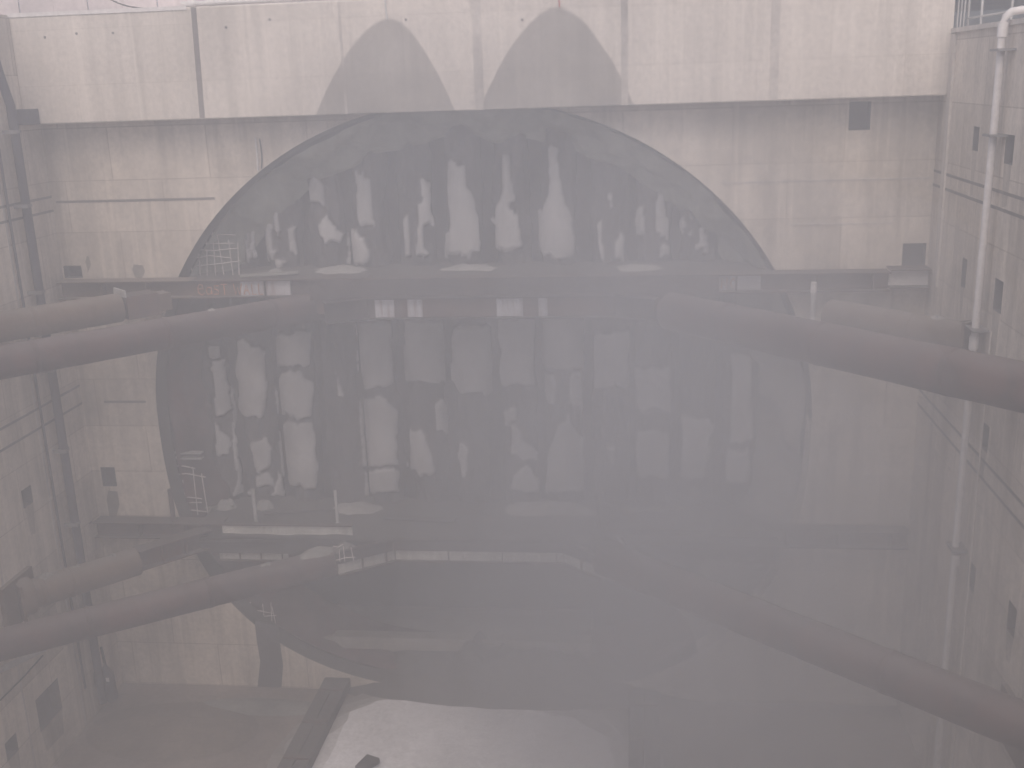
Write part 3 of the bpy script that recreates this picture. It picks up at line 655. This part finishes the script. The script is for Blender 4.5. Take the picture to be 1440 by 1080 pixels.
barmat(340, 388, 846, 880, 25.2, 'small bar grid sticking out low on the left curve of the portal', 4, 7, .3, .011)
barmat(437, 470, 934, 962, 25.0, 'short bars above the top of the floor timber', 4, 5, .2, .011)
barmat(842, 868, 764, 812, 22.85, 'splayed light wires on the right knee of the lower bracing', 3, 5, .4, .012)
barmat(470, 500, 765, 790, 22.4, 'twisted wires on the left knee of the lower bracing', 3, 3, .3, .012)
m = MB(); p = onY(244, 638, 25.3)
for dz in (0, -.14): m.box(p.x, p.x + .75, 25.25, 25.45, p.z + dz, p.z + dz + .035)
tag(m.build('steel_shelf', GALV), 'two thin pale steel angles at the left edge of the portal', 'steel angle')
# left iron pipe
dp = thing('drain_pipe', (XL + .22, 23.2, 0), 'dark iron drain pipe running down the left wall with brackets', 'pipe')
m = MB(); m.tube([(XL + .2, 23.22, .3), (XL + .2, 23.22, z_(-.2)), (XL + .2, 23.0, z_(.4)), (XL + .2, 22.6, TOP)], .1, 16); m.build('pipe_run', GPIPE, dp)
for z in (-.75, -2.38, -4.35, -6.2, -8.2, -10.1, -12.4):
    m = MB(); m.box(XL + .001, XL + .34, 23.05, 23.1, z_(z) - .04, z_(z) + .04); m.build('bracket', CLAMP, dp)
    m = MB(); m.tube([(XL + .2, 23.22, z_(z) - .03), (XL + .2, 23.22, z_(z) + .03)], .125, 16); m.build('clamp_ring', CLAMP, dp)
m = MB(); m.tube([(XL + .06, 22.75, 1), (XL + .06, 22.72, z_(-3)), (XL + .06, 22.75, TOP)], .03, 8)
tag(m.build('conduit', GPIPE), 'thin grey conduit beside the dark drain pipe on the left wall', 'conduit')
m = MB(); m.box(XL + .001, XL + .42, 23.5, 23.95, z_(-.62), z_(-.28))
jb = tag(m.build('junction_box', GPIPE, None, .01), 'small dark box on the left wall beside the end of the beam', 'box')
# right white pipe
wp = thing('downpipe', (XR - .2, 20.5, 0), 'white plastic downpipe with an elbow at the top of the right wall', 'pipe')
path = [(XR - .18, 20.55, .4), (XR - .18, 20.5, z_(-8)), (XR - .18, 20.3, z_(-.2)), (XR - .18, 20.3, z_(.62)), (XR - .15, 20.3, z_(.74)), (XR - .06, 20.28, z_(.82)), (XR + .1, 20.26, z_(.84)), (XR + 2.4, 20.2, z_(.84))]
m = MB(); m.tube(path, .066, 18); m.build('pipe_run', WPIPE, wp)
for z in (.55, -5.0, -9.4):
    m = MB(); m.tube([(XR - .18, 20.3 if z > -2 else 20.43, z_(z) - .14), (XR - .18, 20.3 if z > -2 else 20.43, z_(z) + .1)], .086, 18); m.build('coupling', WPIPE, wp)
for z in (.2, -1.24, -4.75, -9.2):
    yy = 20.3 if z > -.5 else 20.34 if z > -3 else 20.42 if z > -6 else 20.5
    m = MB(); m.box(XR - .3, XR - .001, yy - .25, yy + .22, z_(z) - .02, z_(z) + .02); m.build('clamp', CLAMP, wp)
m = MB(); m.tube([(XR - .04, 20.0, 1), (XR - .04, 19.95, z_(-4.7))], .018, 8)
tag(m.build('conduit', BEAMC), 'thin pale conduit behind the white downpipe on the right wall', 'conduit')
# pipe along beam top
tp = thing('service_pipe', (-7, YB + .12, TOP), 'white service pipe lying along the top edge of the beam', 'pipe')
m = MB(); m.tube([(-9.9, YB + .13, TOP + .07), (-7.5, YB + .12, TOP + .075), (-4.2, YB + .13, TOP + .07)], .055, 14); m.build('pipe_run', WPIPE, tp)
for x in (-9.75, -9.3, -6.0): 
    m = MB(); m.tube([(x, YB + .13, TOP + .07), (x + .16, YB + .13, TOP + .07)], .075, 14); m.build('coupling', WPIPE, tp)
def cable(pts, r, mt, label, cat='cable'):
    P = [Vector(p) for p in pts]; o = []
    for i in range(len(P) - 1):
        for k in range(6):
            tt = k / 6; p_1 = P[max(i - 1, 0)]; p0, p1 = P[i], P[i + 1]; p2 = P[min(i + 2, len(P) - 1)]
            o.append(.5 * ((2 * p0) + (p1 - p_1) * tt + (2 * p_1 - 5 * p0 + 4 * p1 - p2) * tt ** 2 + (3 * p0 - p_1 - 3 * p1 + p2) * tt ** 3))
    o.append(P[-1]); m = MB(); m.tube(o, r, 8); return tag(m.build('cable', mt), label, cat)
cable([(-5.32, YB + .1, TOP + .3), (-5.32, YB - .03, TOP), (-5.31, YB - .03, z_(1.4)), (-5.3, YB - .03, z_(1.32))], .018, GALV, 'short pale line hanging over the beam at the left dark tongue')
cable([(-1.62, YB + .1, TOP + .2), (-1.62, YB - .03, TOP), (-1.6, YB - .03, z_(1.42))], .014, REDH, 'short red line hanging over the beam at the right dark tongue')
cable([(-8.72, YW - .03, z_(-1.1)), (-8.71, YW - .04, z_(-1.5)), (-8.73, YW - .03, z_(-1.85))], .022, WPIPE, 'pale line hanging above the left shoulder of the arch')
cable([(-8.62, YW - .03, z_(-1.12)), (-8.6, YW - .04, z_(-1.5)), (-8.64, YW - .03, z_(-1.8))], .016, GPIPE, 'dark line hanging beside the pale one above the arch')
cable([(-12.6, 25.3, TOP + .8), (-12.1, 25.3, TOP + .35), (-11.4, 25.2, TOP + .12), (-10.2, 25.0, TOP + .08)], .016, BLACK, 'black cable sagging over the beam at the top left')
cable([onX(133, 905, XL + .1), onX(135, 930, XL + .15), onX(134, 960, XL + .1), onX(150, 985, XL + .15)], .03, BLACK, 'black hose hanging low on the left wall near the corner', 'hose')
cable([onX(0, 942, XL + .25), onX(30, 928, XL + .35), onX(62, 912, XL + .5)], .075, SPOIL, 'short pale pipe end tucked under the lower left strut', 'pipe')
cable([onX(0, 985, XL + .03), onX(30, 955, XL + .05), onX(60, 922, XL + .05)], .018, BLACK, 'thin dark cable climbing the left wall to the lower strut')
hp = thing('sump_pump', (-13.6, 23.3, z_(-15.2)), 'dark pump with a small white plate painted for a lamp hanging at the foot of the left wall', 'pump')
m = MB(); m.tube([(-13.6, 23.5, z_(-15.2)), (-13.6, 23.48, z_(-15.1)), (-13.6, 23.45, z_(-14.4)), (-13.62, 23.42, z_(-14.15))], [.1, .17, .16, .05], 16); m.build('pump_body', GPIPE, hp)
m = MB(); m.tube([(-13.6, 23.42, z_(-14.15)), (-13.62, 23.38, z_(-13.6))], .035, 8); m.build('hose', BLACK, hp)
m = MB(); m.obox((-13.5, 23.25, z_(-14.45)), Vector((1, 0, 0)), Vector((0, 1, 0)), UP, .04, .012, .05); m.build('tag', WPIPE, hp)  # white plate; the lamp's light is put into its colour
# guard rail at the top right
gr = thing('guard_rail', (XR + .35, 22.5, RT + .09), 'pale tube guard rail on the top of the right wall', 'railing')
for y in (24.3, 23.4, 21.6):
    m = MB(); m.tube([(XR + .35, y, RT + .09), (XR + .35, y, RT + 1.2)], .025, 8); m.build('post', GALV, gr)
for z in (.28, 1.15):
    m = MB(); m.tube([(XR + .35, 24.3, RT + z), (XR + .35, 21.6, RT + z)], .02, 8); m.build('rail', GALV, gr)
m = MB()
for k in range(3): m.tube([(XR + .1 + k * .06, 24.15, RT - .3), (XR + .12 + k * .07, 24.2, RT + 1.6)], .018, 6)
tag(m.build('tie_bars', GALV), 'three thin upright bars rising at the right end of the beam', 'steel bars')

# ------------------------------------------------------------------ floor timbers and edges
def timber(pts, hw, hh, label):
    m = MB(); P = [Vector(p) for p in pts]; t = (P[-1] - P[0]).normalized(); s = t.cross(UP).normalized()
    vs = []; n_ = 24
    T = thing('floor_beam', P[0], label, 'floor beam', 'dark beams lying on the shaft floor')
    for q in (-1, 1):
        m = MB(); c0_, c1_ = P[0] + s * (hw * .52 * q), P[-1] + s * (hw * .52 * q)
        m.obox((c0_ + c1_) / 2 + UP * hh, t, s, UP, (c1_ - c0_).length / 2, hw * .49, hh); m.build('baulk', TIMB, T, .015)
    for k in range(5):
        c = P[0].lerp(P[-1], (k + .5) / 5) + UP * (hh * 2 + .03); m = MB(); m.obox(c, t, s, UP, .06, hw * .9, .028); m.build('cross_strap', WALS, T)
timber([(-7.95, 17.5, .06), (-7.9, 24.85, .06)], .34, .13, 'left of the two dark beams on the floor, at the edge of the pale water')
timber([(.12, 17.5, .06), (.15, 24.6, .06)], .36, .12, 'right of the two dark beams on the floor, blurred by haze')
m = MB(); p = onZ(520, 1076, .1)
m.tube([(p.x - .25, p.y - .2, .1), (p.x, p.y, .2), (p.x + .2, p.y + .1, .16)], [.1, .16, .07], 12, wob=.3)
tag(m.build('sandbag', SOIL), 'dark sagging sandbag lying in the pale water by the left floor beam', 'sandbag')
def mound(cx, cy, rx, ry, h, mt, label):
    m = MB()
    def fn(a, c):
        q = a * 2 * math.pi; x = cx + rx * c * math.cos(q); y = cy + ry * c * math.sin(q)
        return (x, y, -.02 + h * (1 - c * c) ** 1.3 * (1 + .5 * FB(x * 1.5, y * 1.5)))
    m.grid(fn, 64, 24); return tag(m.build('mud_bank', mt), label, 'mud bank')
mound(-9.7, 23.75, 1.7, .42, .09, SILT, 'pale low tongue of silt on the floor left of the left floor beam')
mound(-11.6, 22.6, 2.2, 1.3, .16, MUD2, 'broad brown hump of mud on the floor in the left corner')
mound(-3.3, 25.45, 5.2, 1.7, .95, MUD, 'dark mud bank along the foot of the portal behind the pale water')

# ------------------------------------------------------------------ haze and the dust cloud drifting in the shaft
def vol(name, dens, col, aniso=0.0):
    m = bpy.data.materials.new(name); m.use_nodes = True; n = m.node_tree.nodes; n.remove(n['Principled BSDF'])
    v = n.new('ShaderNodeVolumePrincipled'); v.inputs['Density'].default_value = dens; v.inputs['Color'].default_value = (*col, 1)
    v.inputs['Anisotropy'].default_value = aniso
    m.node_tree.links.new(v.outputs[0], n['Material Output'].inputs['Volume'])
    try: m.cycles.homogeneous_volume = True
    except Exception: pass
    return m
m = MB(); m.box(-28, 21, -27, 41, -1.0, TOP + 3)
tag(m.build('haze', vol('haze_air', .025, (.885, .90, .93), .2)), kind='stuff')
def cloud(c, r, dens, name='dust_cloud'):
    m = MB()
    def fn(a, cc):
        q = a * 2 * math.pi; p = (cc - .5) * math.pi; d = Vector((math.cos(q) * math.cos(p), math.sin(q) * math.cos(p), math.sin(p)))
        k = 1 + .12 * FB(d.x * 1.4 + c[0], d.y * 1.4, d.z * 1.4, 2)
        return (c[0] + r[0] * d.x * k, c[1] + r[1] * d.y * k, c[2] + r[2] * d.z * k)
    m.grid(fn, 48, 24); tag(m.build(name, vol(name + '_air', dens, (.80, .825, .88), .2)), kind='stuff')
for k, sc in enumerate((1.0, .8, .6, .4)):
    cloud((1.7, 18.2, z_(-9.4)), (5.9 * sc, 5.9 * sc, 8.8 * sc), .032)
    cloud((-2.2, 20.0, z_(-5.2)), (8.2 * sc, 3.6 * sc, 8.6 * sc), .020)
